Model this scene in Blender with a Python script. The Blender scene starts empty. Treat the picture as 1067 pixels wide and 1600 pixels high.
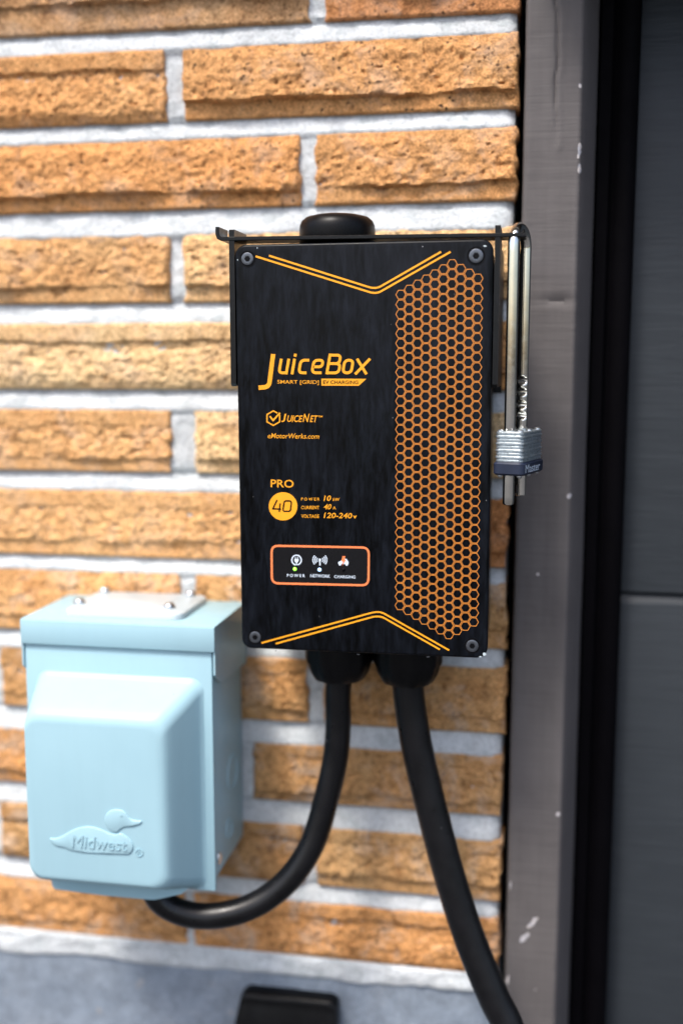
import bpy, bmesh, math, random
import numpy as np
from mathutils import Vector, Matrix, Euler

# ------------------------------------------------------------------ camera, sky, sun, exposure
sc = bpy.context.scene
FPX = 1700.0                                   # focal length in photo pixels (photo 1067 x 1600)
CAM = Vector((0.11862, -0.82995, -0.27715))
ROT = Euler((1.43397, -0.00021, 0.17781), 'XYZ')
RM = ROT.to_matrix()
FWD = RM @ Vector((0, 0, -1))
cd = bpy.data.cameras.new('camera'); cam = bpy.data.objects.new('camera', cd)
sc.collection.objects.link(cam)
cam.location = CAM; cam.rotation_euler = ROT
cd.sensor_fit = 'VERTICAL'; cd.sensor_height = 36.0; cd.lens = FPX / 1600 * 36.0
cd.clip_start = 0.02; cd.clip_end = 900
cd.dof.use_dof = True
cd.dof.focus_distance = (Vector((-0.01, -0.10, -0.27)) - CAM).dot(FWD)
cd.dof.aperture_fstop = 1.75
cd.dof.aperture_blades = 9
sc.camera = cam

SUN_EL, SUN_AZ = math.radians(60), math.radians(207)      # azimuth clockwise from +Y (into the wall)
world = bpy.data.worlds.new('World'); sc.world = world; world.use_nodes = True
wn = world.node_tree.nodes; wl = world.node_tree.links
bg = wn['Background']
sky = wn.new('ShaderNodeTexSky'); sky.sky_type = 'NISHITA'; sky.sun_disc = False
sky.sun_elevation = SUN_EL; sky.sun_rotation = SUN_AZ
sky.dust_density = 4.0; sky.air_density = 1.0; sky.ozone_density = 1.0
wl.new(sky.outputs[0], bg.inputs[0]); bg.inputs[1].default_value = 0.11
sd = bpy.data.lights.new('sun', 'SUN'); sun = bpy.data.objects.new('sun', sd); sc.collection.objects.link(sun)
sd.energy = 1.7; sd.angle = math.radians(14); sd.color = (1.0, 0.96, 0.9)
sdir = Vector((math.sin(SUN_AZ) * math.cos(SUN_EL), math.cos(SUN_AZ) * math.cos(SUN_EL), math.sin(SUN_EL)))
sun.rotation_euler = sdir.to_track_quat('Z', 'Y').to_euler()
sun.location = sdir * 5
sc.view_settings.view_transform = 'Standard'; sc.view_settings.look = 'None'
sc.view_settings.gamma = 1.0; sc.view_settings.use_curve_mapping = False
sc.view_settings.exposure = 1.32

rnd = random.Random(7)
COL = sc.collection

# ------------------------------------------------------------------ photo pixel -> world
def ray(u, v):
    return RM @ Vector(((u - 533.5) / FPX, -(v - 800) / FPX, -1))
def at(u, v, Y=0.0):
    d = ray(u, v); return CAM + d * ((Y - CAM.y) / d.y)
def atZ(u, v, Z):
    d = ray(u, v); return CAM + d * ((Z - CAM.z) / d.z)
def xat(u, Z, Y=0.0):                          # x on plane Y of photo column u at height Z
    v = 800
    for _ in range(6):
        h = at(u, v, Y); v += (h.z - Z) * 2100
    return at(u, v, Y).x

# ------------------------------------------------------------------ object helpers
def wloc(o):
    p = Vector((0, 0, 0))
    while o is not None:
        p = p + o.location; o = o.parent
    return p
def tag(o, label=None, cat=None, group=None, kind=None):
    if label: o['label'] = label
    if cat: o['category'] = cat
    if group: o['group'] = group
    if kind: o['kind'] = kind
    return o
def thing(name, label, cat, loc):
    o = bpy.data.objects.new(name, None); COL.objects.link(o); o.location = loc
    o.empty_display_size = 0.02
    return tag(o, label, cat)
def make(name, V, F, m, parent=None, origin=None, smooth=35):
    """mesh from world-space vertices; origin = parent's place (or the given one)"""
    base = wloc(parent) if parent is not None else Vector((0, 0, 0))
    org = Vector(origin) if origin is not None else base
    V = np.asarray([tuple(v) for v in V] if not isinstance(V, np.ndarray) else V, dtype=float) - np.array(org)
    me = bpy.data.meshes.new(name)
    me.from_pydata(V.tolist(), [], F if not isinstance(F, np.ndarray) else F.tolist())
    me.materials.append(m); me.update()
    bm = bmesh.new(); bm.from_mesh(me); bmesh.ops.recalc_face_normals(bm, faces=bm.faces); bm.to_mesh(me); bm.free()
    if smooth is not None:
        me.shade_smooth(); me.set_sharp_from_angle(angle=math.radians(smooth))
    o = bpy.data.objects.new(name, me); COL.objects.link(o)
    if parent is not None: o.parent = parent
    o.location = org - base
    return o
def join(*parts):
    V, F = [], []
    for v, f in parts:
        n = len(V); V += [tuple(p) for p in v]; F += [tuple(i + n for i in q) for q in f]
    return V, F
def xf(vf, fn): return [tuple(fn(*p)) for p in vf[0]], vf[1]
def box(x0, x1, y0, y1, z0, z1, bev=0.0, seg=2):
    bm = bmesh.new(); bmesh.ops.create_cube(bm, size=1)
    for v in bm.verts:
        v.co = ((x0 + x1) / 2 + v.co.x * (x1 - x0), (y0 + y1) / 2 + v.co.y * (y1 - y0), (z0 + z1) / 2 + v.co.z * (z1 - z0))
    if bev: bmesh.ops.bevel(bm, geom=list(bm.edges), offset=bev, segments=seg, profile=0.5, affect='EDGES')
    bm.verts.index_update()
    r = [tuple(v.co) for v in bm.verts], [tuple(v.index for v in f.verts) for f in bm.faces]; bm.free(); return r
def rrect(w, h, r, n=6, cx=0, cz=0):
    pts = []
    for k, (sx, sz) in enumerate(((1, 1), (-1, 1), (-1, -1), (1, -1))):
        for i in range(n + 1):
            a = math.pi / 2 * (k + i / n)
            pts.append((cx + sx * (w / 2 - r) + r * math.cos(a), cz + sz * (h / 2 - r) + r * math.sin(a)))
    return pts
def loft(rings, cap0=True, cap1=True):
    n = len(rings[0]); V = [p for r in rings for p in r]; F = []
    for k in range(len(rings) - 1):
        for i in range(n):
            j = (i + 1) % n
            F.append((k * n + i, k * n + j, (k + 1) * n + j, (k + 1) * n + i))
    if cap0: F.append(tuple(range(n)))
    if cap1: F.append(tuple((len(rings) - 1) * n + i for i in range(n)))
    return V, F
def plate(cx, cz, w, h, r, y0, y1, bev, n=6):
    """rounded plate facing -Y: front at y0 (bevelled), back at y1"""
    rings = []
    for s in range(4):
        a = math.pi / 2 * s / 3
        d = bev * (1 - math.sin(a)); y = y0 + bev * (1 - math.cos(a))
        rings.append([(p[0], y, p[1]) for p in rrect(w - 2 * d, h - 2 * d, max(r - d, 1e-4), n, cx, cz)])
    rings.append([(p[0], y1, p[1]) for p in rrect(w, h, r, n, cx, cz)])
    return loft(rings)
def lathe(prof, seg=32, cx=0, cy=0, ripple=None):
    """profile [(radius, z)] about a vertical axis"""
    rings = []
    for (r, z) in prof:
        rings.append([(cx + (r * (1 + (ripple(i / seg) if ripple else 0))) * math.cos(2 * math.pi * i / seg),
                       cy + (r * (1 + (ripple(i / seg) if ripple else 0))) * math.sin(2 * math.pi * i / seg), z) for i in range(seg)])
    return loft(rings)
def lathe_y(prof, seg, cx, cz):
    """profile [(radius, y)] about an axis along Y"""
    return loft([[(cx + r * math.cos(2 * math.pi * i / seg), y, cz + r * math.sin(2 * math.pi * i / seg)) for i in range(seg)] for r, y in prof])
def catmull(P, n=10):
    P = [Vector(p) for p in P]; P = [2 * P[0] - P[1]] + P + [2 * P[-1] - P[-2]]; out = []
    for i in range(1, len(P) - 2):
        a, b, c, d = P[i - 1:i + 3]
        for k in range(n):
            t = k / n
            out.append(0.5 * (2 * b + (c - a) * t + (2 * a - 5 * b + 4 * c - d) * t * t + (3 * b - a - 3 * c + d) * t ** 3))
    out.append(P[-2]); return out
def tube(path, rad, seg=20, taper_end=True):
    path = [Vector(p) for p in path]; rings = []; up = Vector((0, 1, 0.01)).normalized()
    for i, p in enumerate(path):
        t = (path[min(i + 1, len(path) - 1)] - path[max(i - 1, 0)]).normalized()
        up = (up - t * up.dot(t)).normalized(); s = t.cross(up)
        r = rad(i / (len(path) - 1)) if callable(rad) else rad
        rings.append([p + (up * math.cos(2 * math.pi * k / seg) + s * math.sin(2 * math.pi * k / seg)) * r for k in range(seg)])
    return loft(rings)
def emboss(poly, depth, bev, direction=Vector((0, -1, 0))):
    bm = bmesh.new(); f = bm.faces.new([bm.verts.new(p) for p in poly])
    r = bmesh.ops.extrude_face_region(bm, geom=[f])
    nv = [g for g in r['geom'] if isinstance(g, bmesh.types.BMVert)]
    for v in nv: v.co += direction * depth
    top = [g for g in r['geom'] if isinstance(g, bmesh.types.BMFace)]
    es = list({e for t in top for e in t.edges})
    bmesh.ops.bevel(bm, geom=es, offset=bev, segments=2, profile=0.5, affect='EDGES')
    bmesh.ops.triangulate(bm, faces=[t for t in bm.faces if len(t.verts) > 4])
    bm.verts.index_update()
    o = [tuple(v.co) for v in bm.verts], [tuple(v.index for v in q.verts) for q in bm.faces]; bm.free(); return o

# value noise on a lattice, numpy
def vnoise(x, y, seed):
    xi = np.floor(x).astype(np.int64); yi = np.floor(y).astype(np.int64); fx = x - xi; fy = y - yi
    fx = fx * fx * (3 - 2 * fx); fy = fy * fy * (3 - 2 * fy)
    def h(a, b):
        n = (a * 374761393 + b * 668265263 + seed * 982451653) & 0x7fffffff
        n = ((n ^ (n >> 13)) * 1274126177) & 0x7fffffff
        return ((n ^ (n >> 16)) & 0xffff) / 65535.0
    return (h(xi, yi) * (1 - fx) + h(xi + 1, yi) * fx) * (1 - fy) + (h(xi, yi + 1) * (1 - fx) + h(xi + 1, yi + 1) * fx) * fy
def fbm(x, y, seed, oct=4, gain=0.5):
    s = 0; a = 1; t = 0
    for o in range(oct):
        s = s + a * (vnoise(x * 2 ** o, y * 2 ** o, seed + o * 17) * 2 - 1); t += a; a *= gain
    return s / t
def sstep(a, b, x):
    t = np.clip((x - a) / (b - a), 0, 1); return t * t * (3 - 2 * t)

# ------------------------------------------------------------------ materials
def new_mat(name):
    m = bpy.data.materials.new(name); m.use_nodes = True
    return m, m.node_tree.nodes, m.node_tree.links, m.node_tree.nodes['Principled BSDF']
def node(N, t, **kw):
    n = N.new(t)
    for k, v in kw.items(): setattr(n, k, v)
    return n
def ramp(N, L, src, stops):
    r = N.new('ShaderNodeValToRGB'); e = r.color_ramp.elements
    while len(e) < len(stops): e.new(0.5)
    for i, (p, c) in enumerate(stops):
        e[i].position = p; e[i].color = (*c, 1) if len(c) == 3 else c
    L.new(src, r.inputs[0]); return r.outputs[0]
def gray(a): return (a, a, a)
def noise(N, L, vec, scale, detail=4, rough=0.55, dist=0.0):
    n = N.new('ShaderNodeTexNoise'); n.inputs['Scale'].default_value = scale; n.inputs['Detail'].default_value = detail
    n.inputs['Roughness'].default_value = rough; n.inputs['Distortion'].default_value = dist
    L.new(vec, n.inputs['Vector']); return n.outputs[0]
def mixc(N, L, fac, a, b, mode='MIX'):
    m = N.new('ShaderNodeMix'); m.data_type = 'RGBA'; m.blend_type = mode
    for s, v in ((m.inputs[0], fac), (m.inputs[6], a), (m.inputs[7], b)):
        if isinstance(v, (int, float)): s.default_value = v
        elif isinstance(v, tuple): s.default_value = (*v, 1) if len(v) == 3 else v
        else: L.new(v, s)
    return m.outputs[2]
def mapped(N, L, scale=(1, 1, 1), obj=True, rot=(0, 0, 0)):
    tc = N.new('ShaderNodeTexCoord'); mp = N.new('ShaderNodeMapping')
    mp.inputs['Scale'].default_value = scale; mp.inputs['Rotation'].default_value = rot
    L.new(tc.outputs['Object'], mp.inputs['Vector']); return mp.outputs[0]
def bump(N, L, h, strength, dist, B, prev=None):
    b = N.new('ShaderNodeBump'); b.inputs['Strength'].default_value = strength; b.inputs['Distance'].default_value = dist
    L.new(h, b.inputs['Height'])
    if prev is not None: L.new(prev, b.inputs['Normal'])
    L.new(b.outputs[0], B.inputs['Normal']); return b.outputs[0]

def pmat(name, col, rough=0.5, metal=0.0, var=0.12, scale=40, bs=0.0, bscale=300, bd=0.001, rvar=0.06, spec=None, coat=0.0):
    m, N, L, B = new_mat(name); v = mapped(N, L)
    n1 = noise(N, L, v, scale, 5)
    lo = tuple(c * (1 - var) for c in col); hi = tuple(min(1, c * (1 + var)) for c in col)
    L.new(ramp(N, L, n1, [(0.3, lo), (0.7, hi)]), B.inputs['Base Color'])
    n2 = noise(N, L, v, scale * 2.3, 4)
    L.new(ramp(N, L, n2, [(0.3, gray(max(0.02, rough - rvar))), (0.7, gray(min(1, rough + rvar)))]), B.inputs['Roughness'])
    B.inputs['Metallic'].default_value = metal
    if spec is not None: B.inputs['Specular IOR Level'].default_value = spec
    if coat: B.inputs['Coat Weight'].default_value = coat
    if bs: bump(N, L, noise(N, L, v, bscale, 4), bs, bd, B)
    return m

def brick_mat():
    m, N, L, B = new_mat('rock_faced_brick')
    oi = N.new('ShaderNodeObjectInfo'); tc = N.new('ShaderNodeTexCoord')
    off = node(N, 'ShaderNodeVectorMath', operation='SCALE'); off.inputs['Scale'].default_value = 40
    cmb = N.new('ShaderNodeCombineXYZ')
    for i in range(3): L.new(oi.outputs['Random'], cmb.inputs[i])
    L.new(cmb.outputs[0], off.inputs[0])
    add = node(N, 'ShaderNodeVectorMath', operation='ADD'); L.new(tc.outputs['Object'], add.inputs[0]); L.new(off.outputs[0], add.inputs[1])
    v = add.outputs[0]
    big = noise(N, L, v, 22, 4, 0.6)
    c = mixc(N, L, ramp(N, L, big, [(0.35, gray(0)), (0.68, gray(1))]), oi.outputs['Color'], (0.56, 0.225, 0.06), 'MIX')
    c = mixc(N, L, 0.62, c, oi.outputs['Color'])
    med = noise(N, L, v, 120, 5, 0.7)
    c = mixc(N, L, 1.0, c, ramp(N, L, med, [(0.29, (0.30, 0.24, 0.20)), (0.45, (1, 1, 1)), (0.70, (1.28, 1.32, 1.40))]), 'MULTIPLY')
    fine = noise(N, L, v, 620, 3, 0.7)
    c = mixc(N, L, 1.0, c, ramp(N, L, fine, [(0.3, (0.50, 0.44, 0.40)), (0.5, (1, 1, 1)), (0.72, (1.5, 1.55, 1.62))]), 'MULTIPLY')
    # burnt iron specks and pits
    vo = N.new('ShaderNodeTexVoronoi'); vo.inputs['Scale'].default_value = 210; vo.inputs['Randomness'].default_value = 1
    nv = N.new('ShaderNodeVectorMath'); nv.operation = 'ADD'
    L.new(v, nv.inputs[0])
    dn = N.new('ShaderNodeTexNoise'); dn.inputs['Scale'].default_value = 300; L.new(v, dn.inputs['Vector'])
    ds = node(N, 'ShaderNodeVectorMath', operation='SCALE'); ds.inputs['Scale'].default_value = 0.004; L.new(dn.outputs[1], ds.inputs[0])
    L.new(ds.outputs[0], nv.inputs[1]); L.new(nv.outputs[0], vo.inputs['Vector'])
    spot = ramp(N, L, vo.outputs['Distance'], [(0.16, gray(1)), (0.34, gray(0))])
    pick = ramp(N, L, noise(N, L, v, 60, 3, 0.6), [(0.47, gray(0)), (0.60, gray(1))])
    sm = node(N, 'ShaderNodeMath', operation='MULTIPLY'); L.new(spot, sm.inputs[0]); L.new(pick, sm.inputs[1])
    sr = node(N, 'ShaderNodeMath', operation='MULTIPLY'); L.new(sm.outputs[0], sr.inputs[0]); L.new(ramp(N, L, oi.outputs['Random'], [(0.0, gray(0.35)), (1.0, gray(1))]), sr.inputs[1]); sm = sr
    ef = ramp(N, L, noise(N, L, v, 30, 6, 0.72, 0.5), [(0.50, gray(0)), (0.64, gray(1))])
    em = node(N, 'ShaderNodeMath', operation='MULTIPLY'); L.new(ef, em.inputs[0]); L.new(oi.outputs['Alpha'], em.inputs[1])
    c = mixc(N, L, em.outputs[0], c, (0.60, 0.47, 0.37))
    c = mixc(N, L, sm.outputs[0], c, (0.035, 0.022, 0.016))
    L.new(c, B.inputs['Base Color']); B.inputs['Roughness'].default_value = 0.85
    B.inputs['Specular IOR Level'].default_value = 0.25
    h1 = bump(N, L, med, 0.7, 0.0026, B)
    h2 = bump(N, L, fine, 0.8, 0.0012, B, h1)
    iv = node(N, 'ShaderNodeMath', operation='SUBTRACT'); iv.inputs[0].default_value = 1; L.new(sm.outputs[0], iv.inputs[1])
    bump(N, L, iv.outputs[0], 0.7, 0.001, B, h2)
    return m

def mortar_mat(name, col, warm=0.0):
    m, N, L, B = new_mat(name); v = mapped(N, L)
    a = noise(N, L, v, 26, 6, 0.62); b = noise(N, L, v, 380, 4, 0.7); d = noise(N, L, v, 75, 4, 0.6)
    c = mixc(N, L, ramp(N, L, a, [(0.36, gray(0)), (0.64, gray(1))]), tuple(x * 0.86 for x in col), tuple(min(1, x * 1.10) for x in col))
    c = mixc(N, L, 1.0, c, ramp(N, L, b, [(0.28, gray(0.66)), (0.5, gray(1)), (0.75, gray(1.12))]), 'MULTIPLY')
    c = mixc(N, L, 1.0, c, ramp(N, L, d, [(0.30, (0.80, 0.83, 0.83)), (0.5, gray(1))]), 'MULTIPLY')
    L.new(c, B.inputs['Base Color']); B.inputs['Roughness'].default_value = 0.9; B.inputs['Specular IOR Level'].default_value = 0.2
    h = bump(N, L, d, 0.5, 0.0015, B); bump(N, L, b, 0.9, 0.0012, B, h)
    return m

def concrete_mat():
    m, N, L, B = new_mat('foundation_concrete'); v = mapped(N, L)
    a = noise(N, L, v, 9, 6, 0.65, 0.6); b = noise(N, L, v, 300, 4, 0.7); d = noise(N, L, v, 60, 5, 0.65)
    c = ramp(N, L, a, [(0.3, (0.18, 0.22, 0.275)), (0.55, (0.225, 0.265, 0.32)), (0.78, (0.30, 0.33, 0.37))])
    c = mixc(N, L, 1.0, c, ramp(N, L, d, [(0.28, gray(0.72)), (0.6, gray(1.05))]), 'MULTIPLY')
    c = mixc(N, L, 1.0, c, ramp(N, L, b, [(0.3, gray(0.78)), (0.7, gray(1.15))]), 'MULTIPLY')
    st = ramp(N, L, noise(N, L, v, 34, 3, 0.6), [(0.66, gray(0)), (0.74, gray(0.6))])
    c = mixc(N, L, st, c, (0.44, 0.36, 0.27))
    L.new(c, B.inputs['Base Color']); B.inputs['Roughness'].default_value = 0.85
    h = bump(N, L, d, 0.4, 0.002, B); bump(N, L, b, 0.4, 0.0007, B, h)
    return m

def cover_mat():
    m, N, L, B = new_mat('black_satin_enclosure')
    v = mapped(N, L); vs = mapped(N, L, (420, 90, 75)); vs2 = mapped(N, L, (110, 40, 30))
    s1 = noise(N, L, vs, 1.0, 5, 0.65, 0.4); s2 = noise(N, L, vs2, 1.0, 4, 0.6, 0.5); n = noise(N, L, v, 60, 5, 0.6)
    film = mixc(N, L, 0.5, ramp(N, L, s1, [(0.42, gray(0)), (0.70, gray(1))]), ramp(N, L, s2, [(0.38, gray(0)), (0.68, gray(1))]))
    c = mixc(N, L, film, (0.0007, 0.0008, 0.0010), (0.0075, 0.0097, 0.0150))
    vo = N.new('ShaderNodeTexVoronoi'); vo.inputs['Scale'].default_value = 95; L.new(v, vo.inputs['Vector'])
    sp = ramp(N, L, vo.outputs['Distance'], [(0.02, gray(0.8)), (0.04, gray(0))])
    pk = ramp(N, L, noise(N, L, v, 35, 2), [(0.55, gray(0)), (0.6, gray(1))])
    mm = node(N, 'ShaderNodeMath', operation='MULTIPLY'); L.new(sp, mm.inputs[0]); L.new(pk, mm.inputs[1])
    c = mixc(N, L, mm.outputs[0], c, (0.45, 0.45, 0.46))
    L.new(c, B.inputs['Base Color'])
    L.new(mixc(N, L, film, gray(0.30), gray(0.50)), B.inputs['Roughness'])
    B.inputs['Specular IOR Level'].default_value = 0.13
    bump(N, L, n, 0.05, 0.0006, B)
    return m

def trim_mat():
    m, N, L, B = new_mat('weathered_grey_paint')
    v = mapped(N, L); vr = mapped(N, L, (16, 16, 250)); vg = mapped(N, L, (190, 190, 6))
    rip = noise(N, L, vr, 1.0, 3, 0.5, 0.3); gr = noise(N, L, vg, 1.0, 5, 0.6, 0.3); n = noise(N, L, v, 25, 5, 0.6); f = noise(N, L, v, 300, 3, 0.6)
    c = ramp(N, L, n, [(0.3, (0.100, 0.090, 0.089)), (0.7, (0.117, 0.106, 0.105))])
    c = mixc(N, L, 1.0, c, ramp(N, L, gr, [(0.3, gray(0.94)), (0.6, gray(1.02))]), 'MULTIPLY')
    # knocks where the paint is gone (own shapes, in metres on the board)
    sep = N.new('ShaderNodeSeparateXYZ'); tc = N.new('ShaderNodeTexCoord'); L.new(tc.outputs['Object'], sep.inputs[0])
    tot = None
    wob = noise(N, L, v, 160, 4, 0.7)
    for (u, vv, a, b, ang) in TRIM_CHIPS:
        p = at(u, vv, -0.005) - Vector(TRIM_ORG)
        mp = N.new('ShaderNodeMapping'); mp.vector_type = 'TEXTURE'
        mp.inputs['Location'].default_value = p; mp.inputs['Rotation'].default_value = (0, ang, 0); mp.inputs['Scale'].default_value = (a, 1, b)
        L.new(tc.outputs['Object'], mp.inputs['Vector'])
        flat = node(N, 'ShaderNodeVectorMath', operation='MULTIPLY'); flat.inputs[1].default_value = (1, 0, 1); L.new(mp.outputs[0], flat.inputs[0])
        ln = node(N, 'ShaderNodeVectorMath', operation='LENGTH'); L.new(flat.outputs[0], ln.inputs[0])
        ad = node(N, 'ShaderNodeMath', operation='MULTIPLY_ADD'); L.new(wob, ad.inputs[0]); ad.inputs[1].default_value = 2.6; L.new(ln.outputs['Value'], ad.inputs[2])
        r = ramp(N, L, ad.outputs[0], [(0.0, gray(1)), (1.0, gray(0))]); 
        cmp_ = node(N, 'ShaderNodeMath', operation='LESS_THAN'); L.new(ad.outputs[0], cmp_.inputs[0]); cmp_.inputs[1].default_value = 2.0
        if tot is None: tot = cmp_.outputs[0]
        else:
            mx = node(N, 'ShaderNodeMath', operation='MAXIMUM'); L.new(tot, mx.inputs[0]); L.new(cmp_.outputs[0], mx.inputs[1]); tot = mx.outputs[0]
    chipc = mixc(N, L, ramp(N, L, f, [(0.4, gray(0)), (0.6, gray(1))]), (0.40, 0.40, 0.44), (0.55, 0.50, 0.48))
    c = mixc(N, L, tot, c, chipc)
    L.new(c, B.inputs['Base Color']); B.inputs['Roughness'].default_value = 0.72; B.inputs['Specular IOR Level'].default_value = 0.3
    h = bump(N, L, rip, 0.28, 0.0014, B); h = bump(N, L, gr, 0.12, 0.0008, B, h); bump(N, L, f, 0.15, 0.0005, B, h)
    return m

def door_mat():
    m, N, L, B = new_mat('embossed_steel_door')
    v = mapped(N, L, (14, 7, 260)); n = noise(N, L, v, 1.0, 4, 0.55, 1.6)
    v2 = mapped(N, L, (2.2, 2, 34)); n2 = noise(N, L, v2, 1.0, 3, 0.5, 2.0)
    L.new(ramp(N, L, n, [(0.3, (0.022, 0.026, 0.031)), (0.7, (0.029, 0.034, 0.040))]), B.inputs['Base Color'])
    B.inputs['Roughness'].default_value = 0.42; B.inputs['Specular IOR Level'].default_value = 0.25
    h = bump(N, L, n, 0.3, 0.0012, B); bump(N, L, n2, 0.12, 0.002, B, h)
    return m

TRIM_ORG = (0.125, 0.03, -2.0)
TRIM_CHIPS = [(904, 238, 0.0016, 0.0085, 0.05), (906, 135, 0.0012, 0.0022, 0), (905, 262, 0.0014, 0.005, 0.1),
              (833, 1440, 0.0024, 0.0075, 0.6), (818, 1466, 0.0030, 0.0095, 0.65), (836, 1546, 0.001, 0.003, 0.4),
              (793, 1530, 0.001, 0.0045, 0.1), (871, 1272, 0.0016, 0.0022, 0.2), (840, 897, 0.0014, 0.0016, 0),
              (797, 1382, 0.001, 0.006, 0.1), (889, 775, 0.0022, 0.0022, 0)]
M = {}
M['brick'] = brick_mat()
M['mortar'] = mortar_mat('pale_mortar', (0.60, 0.625, 0.64))
M['concrete'] = concrete_mat()
M['cover'] = cover_mat()
M['blackplastic'] = pmat('black_moulded_plastic', (0.0018, 0.0018, 0.0024), 0.40, var=0.3, scale=50, bs=0.06, bscale=500, bd=0.0005, spec=0.2)
M['blackpaint'] = pmat('black_powder_coat', (0.0022, 0.0023, 0.003), 0.34, var=0.3, scale=80, bs=0.12, bscale=900, bd=0.0003, spec=0.34)
def jacket_mat():
    m, N, L, B = new_mat('black_cable_jacket'); v = mapped(N, L)
    a = noise(N, L, v, 40, 6, 0.65)
    c = ramp(N, L, a, [(0.35, (0.0016, 0.0016, 0.0022)), (0.75, (0.006, 0.006, 0.0075))])
    vo = N.new('ShaderNodeTexVoronoi'); vo.inputs['Scale'].default_value = 120; L.new(v, vo.inputs['Vector'])
    sp = ramp(N, L, vo.outputs['Distance'], [(0.04, gray(0.6)), (0.09, gray(0))])
    pk = ramp(N, L, noise(N, L, v, 30, 2), [(0.53, gray(0)), (0.58, gray(1))])
    mm = node(N, 'ShaderNodeMath', operation='MULTIPLY'); L.new(sp, mm.inputs[0]); L.new(pk, mm.inputs[1])
    c = mixc(N, L, mm.outputs[0], c, (0.22, 0.22, 0.24))
    L.new(c, B.inputs['Base Color']); L.new(ramp(N, L, noise(N, L, v, 90, 5, 0.65), [(0.3, gray(0.24)), (0.7, gray(0.44))]), B.inputs['Roughness'])
    B.inputs['Specular IOR Level'].default_value = 0.36
    bump(N, L, noise(N, L, v, 300, 4), 0.1, 0.0005, B)
    return m
M['rubber'] = jacket_mat()
M['seal'] = pmat('black_weather_rubber', (0.0015, 0.0013, 0.002), 0.65, var=0.2, spec=0.04)
M['comb'] = pmat('honeycomb_print_orange', (0.70, 0.245, 0.035), 0.5, var=0.06, scale=90)
M['orange'] = pmat('orange_print', (0.84, 0.34, 0.006), 0.5, var=0.06, scale=90)
M['coral'] = pmat('coral_print', (0.86, 0.22, 0.07), 0.45, var=0.05)
M['white'] = pmat('pale_print', (0.62, 0.70, 0.80), 0.5, var=0.05)
M['ink'] = pmat('black_print', (0.003, 0.003, 0.004), 0.5, var=0.1, spec=0.1)
M['gloss'] = pmat('glossy_black_label', (0.004, 0.004, 0.005), 0.16, var=0.1, rvar=0.03)
def enamel_mat():
    m, N, L, B = new_mat('pale_blue_grey_enamel'); v = mapped(N, L); vs = mapped(N, L, (150, 150, 9))
    a = noise(N, L, v, 14, 5, 0.6); st = noise(N, L, vs, 1.0, 5, 0.6, 0.3); f = noise(N, L, v, 150, 4, 0.6)
    c = ramp(N, L, a, [(0.3, (0.305, 0.48, 0.55)), (0.7, (0.325, 0.505, 0.575))])
    c = mixc(N, L, 1.0, c, ramp(N, L, st, [(0.36, (0.985, 0.985, 0.985)), (0.55, gray(1))]), 'MULTIPLY')
    vo = N.new('ShaderNodeTexVoronoi'); vo.inputs['Scale'].default_value = 70; L.new(v, vo.inputs['Vector'])
    sp = ramp(N, L, vo.outputs['Distance'], [(0.03, gray(0.5)), (0.06, gray(0))])
    pk = ramp(N, L, noise(N, L, v, 40, 2), [(0.56, gray(0)), (0.62, gray(1))])
    mm = node(N, 'ShaderNodeMath', operation='MULTIPLY'); L.new(sp, mm.inputs[0]); L.new(pk, mm.inputs[1])
    c = mixc(N, L, mm.outputs[0], c, (0.12, 0.14, 0.15))
    L.new(c, B.inputs['Base Color'])
    L.new(ramp(N, L, f, [(0.3, gray(0.34)), (0.7, gray(0.5))]), B.inputs['Roughness'])
    B.inputs['Specular IOR Level'].default_value = 0.35
    bump(N, L, noise(N, L, v, 230, 3), 0.07, 0.0004, B)
    return m
M['paint'] = enamel_mat()
M['hub'] = pmat('light_grey_enamel', (0.47, 0.54, 0.575), 0.4, var=0.04, scale=20)
M['zinc'] = pmat('zinc_steel', (0.62, 0.65, 0.68), 0.34, metal=1.0, var=0.12, scale=160, bs=0.15, bscale=600, bd=0.0003)
M['chrome'] = pmat('polished_shackle_steel', (0.80, 0.77, 0.70), 0.10, metal=1.0, var=0.08, scale=90, rvar=0.05)
M['lam'] = pmat('laminated_steel', (0.50, 0.56, 0.60), 0.36, metal=0.85, var=0.25, scale=420, bs=0.35, bscale=900, bd=0.0004, rvar=0.1)
M['navy'] = pmat('navy_vinyl_bumper', (0.012, 0.018, 0.04), 0.42, var=0.2)
M['screw'] = pmat('dull_screw_steel', (0.13, 0.14, 0.16), 0.34, metal=0.85, var=0.15, scale=300)
M['door'] = door_mat()
M['trim'] = trim_mat()
M['sash'] = pmat('dark_grey_fascia_paint', (0.13, 0.12, 0.125), 0.55, var=0.1, scale=12, bs=0.15, bscale=90)
M['siding'] = pmat('soffit_paint', (0.30, 0.29, 0.29), 0.6, var=0.08, scale=6)
M['asphalt'] = pmat('driveway_asphalt', (0.05, 0.05, 0.052), 0.9, var=0.3, scale=60, bs=0.5, bscale=180, bd=0.004)
def led(name, col, e):
    m, N, L, B = new_mat(name); B.inputs['Base Color'].default_value = (*col, 1)
    B.inputs['Emission Color'].default_value = (*col, 1); B.inputs['Emission Strength'].default_value = e; B.inputs['Roughness'].default_value = 0.25
    return m
M['ledgreen'] = led('lit_green_indicator', (0.25, 0.85, 0.06), 1.1)
M['ledblue'] = led('lit_pale_blue_indicator', (0.42, 0.66, 1.0), 1.0)

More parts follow.
